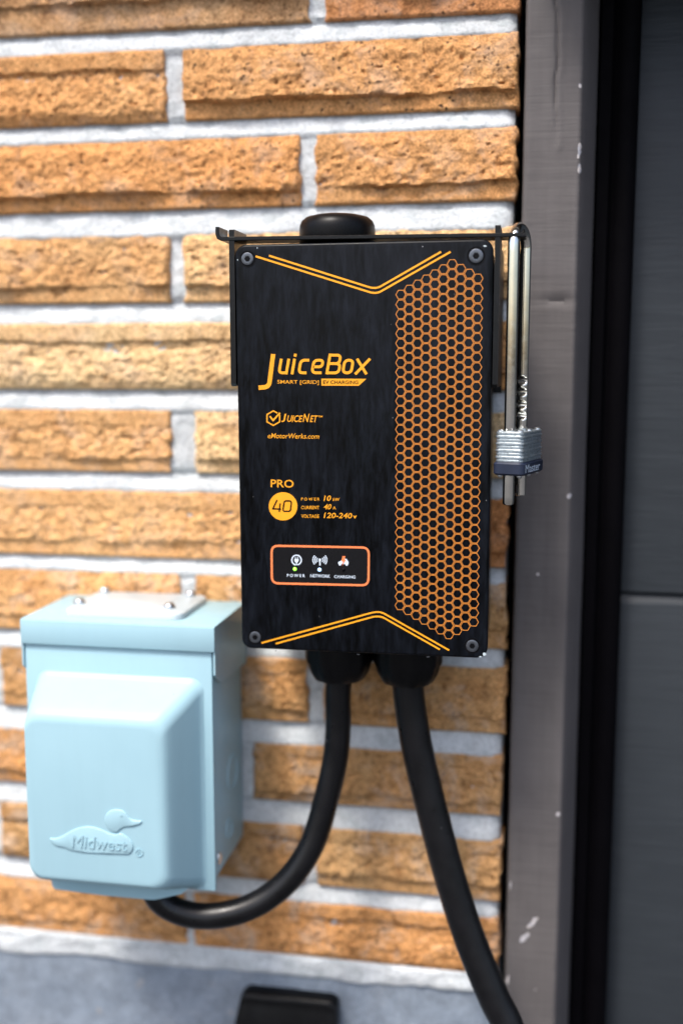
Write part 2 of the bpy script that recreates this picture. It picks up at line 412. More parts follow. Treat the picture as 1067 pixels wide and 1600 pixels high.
# ================================================================== THE SETTING
GZ = -2.0
n = 24
gv = [(x, y, GZ) for y in np.linspace(-120, 0.2, n) for x in np.linspace(-120, 120, n)]
gf = [(j * n + i, j * n + i + 1, (j + 1) * n + i + 1, (j + 1) * n + i) for j in range(n - 1) for i in range(n - 1)]
tag(make('driveway', gv, gf, M['asphalt'], smooth=None), 'dark asphalt driveway in front of the wall', None, kind='structure')

# ---- brick courses: (top a, top slope, bottom a, bottom slope), z = a + b x
CO = {0: (0.0264, -0.003, -0.0275, -0.004), 1: (-0.0413, -0.0023, -0.0943, -0.0008), 2: (-0.1071, 0.0003, -0.1595, 0.0018),
      3: (-0.178, 0, -0.2307, 0.0005), 4: (-0.2459, 0.0007, -0.2983, 0.0022), 5: (-0.3144, 0.001, -0.3647, 0.0019),
      6: (-0.3799, 0.0015, -0.4342, 0.0034), 7: (-0.446, 0.0017, -0.4984, 0.0041), 8: (-0.5128, 0.0024, -0.5663, 0.0014),
      9: (-0.5838, 0.0048, -0.6341, 0.001), 10: (-0.6532, -0.0031, -0.7054, -0.0075), 11: (-0.7194, -0.0026, -0.7689, -0.0005)}
for k in range(-1, -6, -1):
    CO[k] = (0.0264 - k * 0.0677, -0.002, -0.0275 - k * 0.0677, -0.002)
XE, XL = 0.0992, -0.98
GAPS = {0: [(483, 508)], 1: [(259.5, 286)], 2: [(469, 493)], 3: [(265.5, 288)], 4: [(440, 462)], 5: [(267, 305)],
        6: [(450, 472)], 7: [(281, 308)], 8: [(481, 506)], 9: [(372, 397)], 10: [(474, 497)], 11: [(290, 305)]}
TAN, OR, RED, PALE, BRN = (0.47, 0.27, 0.115), (0.56, 0.285, 0.11), (0.47, 0.205, 0.08), (0.70, 0.475, 0.24), (0.43, 0.27, 0.14)
PCH = (0.63, 0.36, 0.155)
# per course, from the right end leftwards: (colour, kind, ledge fraction, bulge mm)
STY = {0: [(RED, 'B', 0.30, 5), (BRN, 'B', 0.36, 8)], 1: [(OR, 'B', 0.24, 7), (OR, 'T', 0.27, 5)],
       2: [(OR, 'B', 0.24, 4.5), (OR, 'B', 0.22, 6.5)], 3: [(PALE, 'B', 0.24, 6), (PCH, 'B', 0.24, 6)],
       4: [(OR, 'B', 0.25, 5), (PALE, 'T', 0.27, 4)], 5: [(PALE, 'B', 0.2, 6), (PCH, 'TB', 0.24, 4.5)],
       6: [(RED, 'B', 0.22, 6), (PCH, 'TB', 0.25, 3.5)], 7: [(TAN, 'B', 0.32, 5), (PCH, 'B', 0.22, 5)],
       8: [(TAN, 'B', 0.24, 6), (TAN, 'TB', 0.22, 5)], 9: [(TAN, 'TB', 0.22, 5), (OR, 'TB', 0.24, 6)],
       10: [(TAN, 'TB', 0.25, 4), (TAN, 'T', 0.25, 5)], 11: [(OR, 'T', 0.24, 4), (OR, 'B', 0.22, 4.5)]}
wall = thing('brick_wall', 'tan and orange rock-faced brick wall with wide pale mortar joints', 'brick wall', (-0.44, 0, -0.785))

def brick(x0, x1, k, style, seed, fine):
    colr, kind, fr, amp = style
    ta, tb, ba, bb = CO[k]
    L_ = x1 - x0; H = 0.0525
    cell = 0.00125 if fine else 0.005
    nx = max(12, int(L_ / cell)); nz = max(10, int(H / cell))
    s, t = np.meshgrid(np.linspace(0, 1, nx + 1), np.linspace(0, 1, nz + 1))
    X = x0 + s * L_; zt = ta + tb * X; zb = ba + bb * X; Z = zb + t * (zt - zb)
    px, pz = X * 1000, Z * 1000                        # millimetres
    # uneven outline
    X = X + (vnoise(pz / 7, pz * 0 + seed, seed) - 0.5) * 0.0032 * (np.abs(s - 0.5) > 0.499)
    edge = np.minimum(np.minimum(s * L_, (1 - s) * L_), np.minimum(t * H, (1 - t) * H)) * 1000
    rough = fbm(px / 11, pz / 6.5, seed, 5, 0.62)
    grain = fbm(px / 3.6, pz / 2.7, seed + 50, 3, 0.6)
    gs = fbm(px / 40, px * 0 + 3.3, seed + 9, 3)        # along the length only
    lo = fr + fbm(px / 30, px * 0 + 1.7, seed + 2, 5, 0.6) * 0.075
    hi = 1 - fr + fbm(px / 30, px * 0 + 9.1, seed + 3, 5, 0.6) * 0.075
    var = np.clip(0.8 + 1.5 * gs, 0.12, 1.7)
    if kind == 'B':
        over = sstep(lo - 0.006, lo + 0.016, t); body_ = over * sstep(1.0, 0.80, t)
        prof_ = np.clip(1.0 - 0.55 * (t - lo) / (0.86 - lo), 0, 1)
        h = body_ * (amp * 0.8 * var * prof_ + rough * 2.1 + grain * 1.0 + 0.5)
    elif kind == 'T':
        top = sstep(hi - 0.016, hi + 0.006, t); bot = sstep(0.0, 0.16, t)
        h = top * (1.6 + 0.8 * var) + (1 - top) * bot * (amp * 0.8 * sstep(hi, hi - 0.5, t) - 0.6 + rough * 2.4 + grain * 1.15)
        body_ = (1 - top) * bot
    else:
        lo2 = lo - 0.02
        low = sstep(lo2 - 0.006, lo2 + 0.018, t); top = sstep(hi - 0.014, hi + 0.008, t)
        body_ = low * (1 - top)
        h = body_ * (amp * 0.75 * var * np.clip((hi - t) / (hi - lo2) + 0.12, 0, 1) + rough * 2.2 + grain * 1.1) + top * (1.1 * var)
    pits = vnoise(px / 3.4, pz / 3.0, seed + 31); h -= sstep(0.84, 0.95, pits) * 2.4 * (0.25 + 0.75 * body_)
    h += grain * 0.16
    er = np.clip(edge / (1.0 + 2.2 * sstep(0.55, 1.0, vnoise(px / 11, pz / 8, seed + 77))), 0, 1)
    Y = -(h * 0.001) * (0.55 + 0.45 * np.clip(edge / 2.5, 0, 1)) + (1 - np.sqrt(np.clip(1 - (1 - er) ** 2, 0, 1))) * 0.0016
    Y = np.clip(Y, -0.013, 0.004)
    V = np.stack([X, Y, Z], -1).reshape(-1, 3)
    idx = np.arange((nx + 1) * (nz + 1)).reshape(nz + 1, nx + 1)
    F = np.stack([idx[:-1, :-1], idx[:-1, 1:], idx[1:, 1:], idx[1:, :-1]], -1).reshape(-1, 4)
    border = np.concatenate([idx[0, :-1], idx[:-1, -1], idx[-1, :0:-1], idx[:0:-1, 0]])
    back = V[border].copy(); back[:, 1] = 0.03
    nb = len(border); bi = np.arange(nb) + len(V)
    j = np.roll(np.arange(nb), -1)
    S = np.stack([border, bi, bi[j], border[j]], -1)
    o = make('brick', np.concatenate([V, back]), np.concatenate([F, S]), M['brick'], wall,
             origin=((x0 + x1) / 2, 0, (zt.mean() + zb.mean()) / 2), smooth=60)
    jb = 1 + rnd.uniform(-0.07, 0.07); jh = rnd.uniform(-0.04, 0.04)
    o.color = (colr[0] * jb, colr[1] * jb * (1 + jh), colr[2] * jb * (1 + 2 * jh), 0.55 if k >= 7 else 0.28)
    return o

vgaps = {}
sd_ = 100
for k in sorted(CO):
    zm = (CO[k][0] + CO[k][2]) / 2
    gaps = [(xat(a, zm), xat(b, zm)) for a, b in GAPS.get(k, [])]
    if not gaps:
        gx = -0.15 if k % 2 else -0.045; gaps = [(gx, gx + 0.011)]
    spans = [(gaps[0][1], XE + rnd.uniform(-0.0012, 0.0012))]
    right = gaps[0][0]; lg = [gaps[0]]
    while right > XL + 0.02:
        left = max(XL, right - rnd.uniform(0.262, 0.268)); spans.append((left, right))
        lg.append((left - 0.011, left)); right = left - 0.011
    vgaps[k] = lg
    for i, (a, b) in enumerate(spans):
        st = STY.get(k, [])
        if i < len(st): stl = st[i]
        else: stl = (rnd.choice([TAN, OR, OR, PALE]), rnd.choice(['B', 'T', 'TB', 'B']), rnd.uniform(0.2, 0.27), rnd.uniform(3.5, 6.5))
        vis = (0 <= k <= 11) and b > -0.42
        sd_ += 13
        brick(a, b, k, stl, sd_, vis)

# mortar: one rough sheet with struck joints, closed round the back
mx = np.arange(XL, 0.0975, 0.003); mz = np.arange(-0.797, 0.395, 0.0025)
MX, MZ = np.meshgrid(mx, mz)
Y = np.full_like(MX, 0.0018)
ks = sorted(CO)
for a_, b_ in zip(ks[:-1], ks[1:]):
    up = CO[a_][2] + CO[a_][3] * MX; dn = CO[b_][0] + CO[b_][1] * MX
    t = (up - MZ) / (up - dn)
    Y = np.where((t > -0.1) & (t < 1.1), 0.0046 - 0.0050 * np.clip(t, 0, 1), Y)
Y += fbm(MX * 1000 / 16, MZ * 1000 / 10, 5, 4) * 0.0016 + fbm(MX * 1000 / 5, MZ * 1000 / 4, 8, 2) * 0.0005
edge_ = -0.7845 + fbm(MX * 1000 / 40, MX * 0, 21, 4) * 0.003 + MX * 0.012
band = MZ < (CO[11][2] + 0.0005)
Y = np.where(band, -0.0012 + fbm(MX * 1000 / 18, MZ * 1000 / 9, 15, 4) * 0.0022 + sstep(0, 0.012, edge_ - MZ) * 0.02, Y)
Y += sstep(0.09, 0.0975, MX) * 0.004
nx, nz = len(mx), len(mz)
V = np.stack([MX, Y, MZ], -1).reshape(-1, 3); idx = np.arange(nx * nz).reshape(nz, nx)
F = np.stack([idx[:-1, :-1], idx[:-1, 1:], idx[1:, 1:], idx[1:, :-1]], -1).reshape(-1, 4)
border = np.concatenate([idx[0, :-1], idx[:-1, -1], idx[-1, :0:-1], idx[:0:-1, 0]])
back = V[border].copy(); back[:, 1] = 0.14; bi = np.arange(len(border)) + len(V); j = np.roll(np.arange(len(border)), -1)
make('mortar', np.concatenate([V, back]), np.concatenate([F, np.stack([border, bi, bi[j], border[j]], -1)]), M['mortar'], wall, smooth=70)

make('dark_backing', *box(XL, 0.172, 0.121, 0.15, GZ, 0.39), M['ink'], wall, smooth=None)  # black sheet added to block light behind the gap and keep it dark
# concrete foundation
fx = np.arange(XL, 0.1005, 0.006); fz = np.concatenate([np.arange(GZ - 0.05, -1.0, 0.05), np.arange(-1.0, -0.772, 0.005)])
FX, FZ = np.meshgrid(fx, fz); FY = 0.001 + fbm(FX * 12, FZ * 12, 3, 4) * 0.0025 + fbm(FX * 120, FZ * 120, 4, 3) * 0.0006
V = np.stack([FX, FY, FZ], -1).reshape(-1, 3); idx = np.arange(FX.size).reshape(FX.shape)
F = np.stack([idx[:-1, :-1], idx[:-1, 1:], idx[1:, 1:], idx[1:, :-1]], -1).reshape(-1, 4)
border = np.concatenate([idx[0, :-1], idx[:-1, -1], idx[-1, :0:-1], idx[:0:-1, 0]])
back = V[border].copy(); back[:, 1] = 0.15; bi = np.arange(len(border)) + len(V); j = np.roll(np.arange(len(border)), -1)
tag(make('concrete_foundation', np.concatenate([V, back]), np.concatenate([F, np.stack([border, bi, bi[j], border[j]], -1)]), M['concrete'], origin=(-0.44, 0, GZ), smooth=60),
    'blue-grey concrete foundation below the lowest brick course', 'foundation')

# ---- painted wooden post beside the bricks
TL, TR, TB = 0.1035, 0.1438, 0.1560
zz = np.concatenate([np.arange(GZ, -0.95, 0.04), np.arange(-0.95, 0.033, 0.003), [0.035]])
prof = [(TL, 0.12), (TL, 0.06), (TL, 0.02), (TL, -0.001), (TL + 0.0012, -0.0045)]
prof += [(x, -0.0052) for x in np.linspace(TL + 0.003, TR - 0.0016, 30)]
prof += [(TR - 0.0003, -0.0046), (TR + 0.0008, -0.003), (TR + 0.004, 0.006), (TR + 0.008, 0.018), (TB - 0.0005, 0.029), (TB, 0.032), (TB, 0.12)]
prof = np.array(prof); npf = len(prof)
V = []
cr0 = [(at(868, 0, -0.005)), (at(871, 70, -0.005)), (at(866, 150, -0.005)), (at(867, 210, -0.005))]
czs = [p.z for p in cr0][::-1]; cxs = [p.x for p in cr0][::-1]
kz0 = at(860, 470, -0.005)
for z in zz:
    P_ = prof.copy()
    wob = float(fbm(np.array([z * 9.0]), np.array([0.3]), 61, 3)[0]) * 0.0007
    P_[:, 0] += wob * (prof[:, 1] < 0.05)
    front = (P_[:, 1] < 0.0)
    X = P_[:, 0]
    dy = fbm(X * 90, np.full_like(X, z * 60), 62, 3) * 0.00035 + fbm(X * 22, np.full_like(X, z * 7), 63, 3) * 0.0007
    if z > czs[0] - 0.01:
        cx = np.interp(z, czs, cxs) + float(fbm(np.array([z * 90]), np.array([7.]), 64, 3)[0]) * 0.0012
        dy = dy + np.exp(-((X - cx) / 0.0011) ** 2) * 0.0019 * min(1, (z - czs[0] + 0.01) / 0.04)
        dy = dy - np.exp(-((X - cx - 0.003) / 0.002) ** 2) * 0.0006
    kn = np.exp(-((X - (TL + 0.026)) / 0.014) ** 2) * math.exp(-((z - kz0.z - 0.0005 - 0.0) / 0.0022) ** 2) * 0.0022
    dy = dy + kn
    P_[:, 1] += dy * front
    V += [(p[0], p[1], z) for p in P_]
F = []
for a in range(len(zz) - 1):
    for b in range(npf):
        c = (b + 1) % npf
        F.append((a * npf + b, a * npf + c, (a + 1) * npf + c, (a + 1) * npf + b))
F.append(tuple(range(npf))); F.append(tuple((len(zz) - 1) * npf + b for b in range(npf)))
tag(make('door_post', V, F, M['trim'], origin=TRIM_ORG, smooth=40),
    'chipped grey-brown painted wooden post between brick wall and garage door', 'door post')

# ---- black weather seal
sp = [(0.1565, 0.10), (0.1565, 0.036), (0.158, 0.033), (0.166, 0.0325), (0.1675, 0.035), (0.169, 0.0375), (0.171, 0.0365), (0.173, 0.034),
      (0.180, 0.033), (0.1845, 0.0345), (0.1868, 0.038), (0.1872, 0.043), (0.186, 0.052), (0.184, 0.056), (0.180, 0.057), (0.172, 0.10)]
rings = [[(p[0], p[1], z) for p in sp] for z in np.linspace(GZ, 0.034, 40)]
tag(make('weather_seal', *loft(rings), M['seal'], origin=(0.17, 0.05, GZ), smooth=50), 'black rubber weather seal strip along the garage door edge', 'weather seal')

# ---- sectional garage door
DY = 0.058
gd = thing('garage_door', 'dark blue-grey sectional garage door with embossed wood grain panels', 'garage door', (1.35, DY, GZ))
zs = at(1000, 929, DY).z
edges_z = [zs - 1.06, zs - 0.53, zs]
lows = [GZ + 0.012] + [e for e in edges_z if e > GZ + 0.1]
tops = lows[1:] + [0.034]
for lo, hi in zip(lows, tops):
    b = 0.006
    pf = [(DY + 0.04, lo + 0.0015), (DY + b, lo + 0.0006), (DY + 0.001, lo + 0.0012), (DY, lo + 0.0025), (DY, hi - 0.0085), (DY + 0.0006, hi - 0.0068), (DY + 0.0028, hi - 0.0035), (DY + 0.0042, hi - 0.0006), (DY + 0.04, hi - 0.0006)]
    rings = [[(x, p[0], p[1]) for p in pf] for x in np.linspace(0.176, 2.56, 6)]
    make('panel', *loft(rings), M['door'], gd, smooth=30)
# far post, header, gable wall: the rest of the garage front, plus an added eave for shade
tag(make('far_door_post', *box(2.55, 2.70, -0.005, 0.12, GZ, 0.035, 0.003), M['sash'], origin=(2.6, 0, GZ)), 'plain dark painted post at the far edge of the garage door', 'door post')
tag(make('door_header', *box(0.1035, 2.70, -0.075, 0.12, 0.0365, 0.30, 0.003), M['sash'], origin=(1.35, 0, 0.04)), 'dark painted header beam above the garage door', 'header beam')
tag(make('upper_siding', *join(box(XL, 0.1, 0.0, 0.14, 0.397, 0.80, 0.002), box(0.1, 2.7, 0.004, 0.13, 0.303, 0.80, 0.002)), M['siding'], origin=(0.8, 0, 0.4)), 'pale painted siding between brick wall and added shade eave', 'siding')
tag(make('shade_eave', *join(box(XL - 0.1, 2.9, -0.30, 0.3, 0.802, 0.825, 0.002), box(XL - 0.1, 2.9, -0.325, -0.301, 0.70, 0.86, 0.003)), M['siding'], origin=(0.8, 0, 0.8)), 'pale unseen overhang added to shade the wall top, soffit and fascia board', 'shade eave')  # unseen overhang, added to darken the upper wall and door

# ================================================================== THE EV CHARGER
BX, BZ, BW, BH, BR = 0.00138, -0.3383, 0.17340, 0.28067, 0.004358
D = -0.10
cbr, sbr = math.cos(BR), math.sin(BR)
def CB(x, y, z): return (BX + cbr * x - sbr * z, y, BZ + sbr * x + cbr * z)
def local(u, v, Y=D):
    h = at(u, v, Y); x, z = h.x - BX, h.z - BZ
    return cbr * x + sbr * z, -sbr * x + cbr * z
ch = thing('ev_charger', 'black wall-mounted EV charger with orange logo print and honeycomb pattern', 'ev charger', (BX, -0.06, BZ - BH / 2))
def cpart(name, vf, m, parent=ch, **k): return make(name, *xf(vf, CB), m, parent, **k)
body = cpart('body', box(-BW / 2 + 0.002, BW / 2 - 0.002, -0.0925, -0.014, -BH / 2 + 0.002, BH / 2 - 0.002, 0.003), M['blackpaint'])
cover = cpart('cover', plate(0, 0, BW, BH, 0.0075, D, -0.0925, 0.0018, 8), M['cover'])
# -- screws
for (u, v, r) in ((387, 404.5, 0.0043), (743.5, 400, 0.0047), (399, 995.5, 0.0042), (737.5, 1009, 0.0043)):
    x, z = local(u, v)
    s = cpart('screw', lathe_y([(r * 0.36, D - 0.0002), (r * 0.42, D - 0.0007), (r * 0.86, D - 0.0009), (r * 0.97, D - 0.0007), (r, D + 0.002)], 28, x, z), M['screw'], cover)
    cpart('socket', lathe_y([(r * 0.46, D - 0.00095), (r * 0.44, D - 0.0005)], 6, x, z), M['ink'], s)
    ring = lathe_y([(r * 1.02, D - 0.0001), (r * 1.28, D - 0.00022), (r * 1.3, D + 0.001)], 28, x, z)
    cpart('countersink', ring, M['ink'], s)

for (u, v, w_, h_) in ((756, 1022, 3.2, 2.6), (750, 1026, 2.2, 1.2), (669, 1026.3, 3.4, 0.9), (560, 1022.5, 3.0, 0.9), (431, 1017, 1.6, 0.8), (757.5, 384.5, 3.4, 1.5), (402, 387.5, 0.8, 1.6), (371.5, 406, 0.7, 1.4)):
    pg = [at(u + w_ * math.cos(a) * rnd.uniform(0.6, 1.1), v + h_ * math.sin(a) * rnd.uniform(0.6, 1.1), D - 0.0002) for a in np.linspace(0, 2 * math.pi, 9, endpoint=False)]
    make('paint_chip', pg, [tuple(range(9))], M['screw'] if v > 1015 and u < 745 else M['hub'], cover, smooth=None)
# -- flat print, drawn in photo pixels on the cover plane
PR = [D - 0.00018]
def pmap(pts, lvl=0):
    y = PR[0] - lvl * 0.00012
    return [tuple(at(u, v, y)) for u, v in pts]
def ribbon(pts, th, closed=False):
    P_ = [Vector(p) for p in pts]; n = len(P_); Lp, Rp = [], []
    for i in range(n):
        a = P_[i - 1] if (i > 0 or closed) else None; b = P_[(i + 1) % n] if (i < n - 1 or closed) else None
        d1 = (P_[i] - a).normalized() if a is not None else None; d2 = (b - P_[i]).normalized() if b is not None else None
        d1 = d1 or d2; d2 = d2 or d1
        n1 = Vector((-d1.y, d1.x)); n2 = Vector((-d2.y, d2.x)); m_ = (n1 + n2)
        m_ = m_.normalized() if m_.length > 1e-6 else n1
        s = th / 2 / max(0.4, m_.dot(n1))
        Lp.append(P_[i] + m_ * s); Rp.append(P_[i] - m_ * s)
    V = [tuple(p) for p in Lp] + [tuple(p) for p in Rp]
    F = [(i, (i + 1) % n, n + (i + 1) % n, n + i) for i in range(n if closed else n - 1)]
    return V, F
def rpoly(pts, r, closed=False, n=6):
    P_ = [Vector(p) for p in pts]; out = []; N_ = len(P_)
    for i in range(N_):
        if not closed and i in (0, N_ - 1): out.append(tuple(P_[i])); continue
        a, b, c = P_[i - 1], P_[i], P_[(i + 1) % N_]
        l1, l2 = (a - b).length, (c - b).length
        rr = min(r, l1 * 0.499, l2 * 0.499)
        p0 = b + (a - b) / l1 * rr; p1 = b + (c - b) / l2 * rr
        for k in range(n + 1):
            t = k / n; q = p0 * (1 - t) ** 2 + b * 2 * t * (1 - t) + p1 * t * t; out.append((q.x, q.y))
    return out
def disc(cx, cy, rx, ry=None, n=40):
    ry = ry or rx
    return [(cx + rx * math.cos(2 * math.pi * i / n), cy + ry * math.sin(2 * math.pi * i / n)) for i in range(n)], [tuple(range(n))]
def poly(pts): return list(pts), [tuple(range(len(pts)))]
TXT = {}
def text2d(s, bold=0.0):
    if (s, bold) in TXT: return TXT[(s, bold)]
    c = bpy.data.curves.new('lettering', 'FONT'); c.body = s; c.offset = bold; c.resolution_u = 3
    o = bpy.data.objects.new('lettering', c); COL.objects.link(o); bpy.context.view_layer.update()
    me = bpy.data.meshes.new_from_object(o.evaluated_get(bpy.context.evaluated_depsgraph_get()))
    V = np.array([v.co[:2] for v in me.vertices]); F = [tuple(p.vertices) for p in me.polygons]
    bpy.data.objects.remove(o); bpy.data.curves.remove(c); bpy.data.meshes.remove(me)
    V = (V - V.min(0)) / (V.max(0) - V.min(0))
    TXT[(s, bold)] = (V, F); return V, F
def text(s, bl, br, top, slant=0.0, bold=0.02):
    """lettering spanning photo points bl..br along its base, top = photo row of the tops"""
    V, F = text2d(s, bold); hgt = bl[1] - top
    out = []
    for x, y in V:
        w = (br[0] - bl[0]) - slant * hgt
        out.append((bl[0] + x * w + y * slant * hgt, bl[1] + x * (br[1] - bl[1]) - y * hgt))
    return out, F
def crop(ox, oy, sc_):
    def f(vf): return [(ox + x / sc_, oy + y / sc_) for x, y in vf[0]], vf[1]
    return f
def printed(name, vfs, m, lvl=0, parent=cover):
    V, F = join(*[(pmap(v, lvl + 0.08 * i), f) for i, (v, f) in enumerate(vfs)])
    return make(name, V, F, m, parent, smooth=None)
C2, C3, C1, C8 = crop(350, 520, 3.952), crop(350, 720, 3.952), crop(330, 310, 2.013), crop(360, 940, 2.54)
# chevrons
for pts in ([(140, 182), (505, 297), (525, 297), (752, 168)], [(182, 180), (505, 282), (525, 281), (722, 168)]):
    printed('chevron_line', [C1(ribbon(rpoly(pts, 12), 6.2))], M['orange'])
for pts in ([(124, 164), (572, 41), (600, 42), (867, 193)], [(180, 167), (572, 58.5), (600, 59.5), (830, 190)]):
    printed('chevron_line', [C8(ribbon(rpoly(pts, 14), 6.6))], M['orange'])
# honeycomb
x0_, _ = local(625.3, 700); x9_, _ = local(743, 700)
_, zt6 = local(704.5, 412.7); _, zb6 = local(701.7, 991.6)
pit = (zt6 - zb6) / 39; cp = (x9_ - x0_) / 9; V, F = [], []
Ro = cp / 1.5 * 0.935; Ri = Ro - 0.00045
for c in range(10):
    k = abs(c - 6); nrow = 40 - k
    for r in range(nrow):
        cx, cz = x0_ + c * cp, zt6 - k * pit / 2 - r * pit
        b0 = len(V)
        for R_ in (Ro, Ri):
            for i in range(6):
                V.append(CB(cx + R_ * math.cos(math.pi / 3 * i), PR[0], cz + R_ * math.sin(math.pi / 3 * i)))
        F += [(b0 + i, b0 + (i + 1) % 6, b0 + 6 + (i + 1) % 6, b0 + 6 + i) for i in range(6)]
make('honeycomb_print', V, F, M['comb'], cover, smooth=None)
# main logo
def sl(pts, base=256, s=0.17): return [(x + s * y, base - y) for x, y in pts]
th = 17
LG = [ribbon(rpoly([(304, 131), (278, 334), (214, 339)], 52, n=10), 27),
      ribbon(sl(rpoly([(338, 96), (338, 9), (384, 9)], 30)), th), ribbon(sl([(384, 96), (384, 0)]), th),
      ribbon(sl([(420, 96), (420, 0)]), th), ribbon(sl([(420, 127), (420, 109)]), th),
      ribbon(sl(rpoly([(512, 87), (460, 87), (460, 9), (508, 9)], 32)), th),
      ribbon(sl(rpoly([(601, 9), (541, 9), (541, 87), (597, 87), (597, 46), (541, 46)], 26)), th),
      ribbon(sl([(634, 127), (634, 0)]), th), ribbon(sl(rpoly([(634, 118), (700, 118), (700, 66), (634, 66)], 22)), th),
      ribbon(sl(rpoly([(634, 66), (706, 66), (706, 8.5), (634, 8.5)], 26)), th),
      ribbon(sl(rpoly([(731, 87), (783, 87), (783, 9), (731, 9)], 34, True), ), th, True),
      ribbon(sl([(805, 96), (879, 0)]), th), ribbon(sl([(809, 0), (885, 96)]), th)]
printed('logo_lettering', [C2(l) for l in LG], M['orange'])
printed('tagline_lettering', [C2(text('SMART [GRID]', (329, 320), (586, 323), 291, 0, 0.004))], M['orange'])
tb = printed('tagline_bar', [C2(poly([(601, 283), (878, 284), (832, 327), (601, 326)]))], M['orange'])
printed('tagline_bar_lettering', [C2(text('EV CHARGING', (612, 315), (828, 317), 293, 0, 0.012))], M['ink'], 1, cover)
hx = [(305 + 45 * math.sin(math.pi / 3 * i), 527 - 45 * math.cos(math.pi / 3 * i)) for i in range(6)]
printed('hexagon_tick', [C2(ribbon([hx[1 + 0], hx[2], hx[3], hx[4], hx[5], (305, 482), (330, 496)], 7.5)), C2(ribbon([(283, 515), (304, 541), (346, 494)], 10))], M['orange'])
printed('network_lettering', [C2(text('J', (354, 551), (385, 551), 500, 0.2, 0.012)), C2(text('UICE', (388, 550), (487, 551), 509, 0.2, 0.012)),
                              C2(text('N', (486, 550), (528, 551), 500, 0.2, 0.012)), C2(text('ET', (530, 551), (580, 552), 510, 0.2, 0.012)),
                              C2(text('TM', (582, 523), (608, 523), 512, 0, 0.02))], M['orange'])
printed('website_lettering', [C2(text('eMotorWerks.com', (269, 651), (591, 655), 620, 0.18, 0.004))], M['orange'])
printed('model_lettering', [C3(text('PRO', (289, 163), (430, 166), 115, 0, 0.008))], M['orange'])
printed('rating_disc', [C3(disc(365, 281, 88, 87, 56))], M['orange'])
printed('rating_lettering', [C3(ribbon([(328, 242), (302, 296), (352, 299)], 9)), C3(ribbon([(347, 262), (341, 316)], 9)),
                             C3(ribbon(rpoly([(373, 247), (417, 248), (410, 312), (363, 311)], 14, True), 9, True))], M['ink'], 1)
rows = []
rows += [C3(text('P O W E R', (477, 245), (590, 246), 227, 0, 0.012)), C3(text('10', (615, 248), (664, 248), 214, 0.22, 0.012)), C3(text('kW', (671, 248), (713, 248), 229, 0.15, 0.012))]
rows += [C3(text('CURRENT', (477, 299), (588, 299), 278, 0, 0.012)), C3(text('40', (614, 300), (666, 300), 267, 0.22, 0.012)), C3(text('A', (671, 300), (691, 300), 281, 0, 0.012))]
rows += [C3(text('VOLTAGE', (477, 352), (587, 353), 331, 0, 0.012)), C3(text('120-240', (615, 353), (794, 356), 320, 0.22, 0.012)), C3(text('v', (796, 356), (819, 356), 338, 0, 0.02))]
printed('specification_lettering', rows, M['orange'])
# status panel
PO = [(294, 524), (894, 536), (891, 769), (296, 756)]
panel = printed('status_panel', [C3(poly(rpoly(PO, 42, True)))], M['gloss'])
printed('panel_border', [C3(ribbon(rpoly(PO, 42, True), 13, True))], M['coral'], 1, panel)
W_ = []
ic = []
ic.append(C3(ribbon([(448 + 29 * math.sin(a), 613 - 30 * math.cos(a)) for a in np.linspace(math.pi * 1.06, math.pi * 2.94, 40)], 8)))
ic.append(C3(poly(rpoly([(434, 606), (462, 606), (460, 622), (452, 630), (444, 630), (436, 622)], 4, True))))
ic.append(C3(ribbon([(441, 608), (441, 594)], 5))); ic.append(C3(ribbon([(455, 608), (455, 594)], 5))); ic.append(C3(ribbon([(448, 628), (448, 645)], 6)))
printed('plug_icon', ic, M['white'], 1, panel)
ic = [C3(disc(592, 612, 8)), C3(ribbon([(592, 614), (592, 646)], 8))]
for R_ in (19, 31, 43):
    for sg in (1, -1):
        ic.append(C3(ribbon([(592 + sg * R_ * math.cos(a), 612 + R_ * math.sin(a) * 0.95) for a in np.linspace(-0.72, 0.72, 12)], 6)))
printed('signal_icon', ic, M['white'], 1, panel)
printed('car_icon', [C3(poly(rpoly([(703, 636), (706, 624), (722, 617), (731, 604), (756, 605), (766, 620), (770, 628), (768, 639)], 5, True))), C3(disc(716, 639, 8)), C3(disc(757, 640, 8))], M['white'], 1, panel)
printed('bolt_icon', [C3(poly([(731, 588), (750, 588), (743, 610), (752, 611), (729, 648), (735, 621), (724, 620)]))], M['coral'], 2, panel)
printed('panel_lettering', [C3(text('P O W E R', (389, 717), (500, 719), 698, 0, 0.02)), C3(text('NETWORK', (533, 719), (655, 722), 700, 0, 0.012)), C3(text('CHARGING', (680, 724), (811, 727), 706, 0, 0.012))], M['white'], 1, panel)
for (u, v, m_) in ((438, 668, 'ledgreen'), (590, 672, 'ledblue'), (738, 672, 'ink')):
    x, z = local(350 + u / 3.952, 720 + v / 3.952)
    cpart('indicator_light', lathe_y([(0.0002, D - 0.0014), (0.0007, D - 0.0012), (0.0011, D - 0.0008), (0.0013, D - 0.0001)], 20, x, z), M[m_], panel)

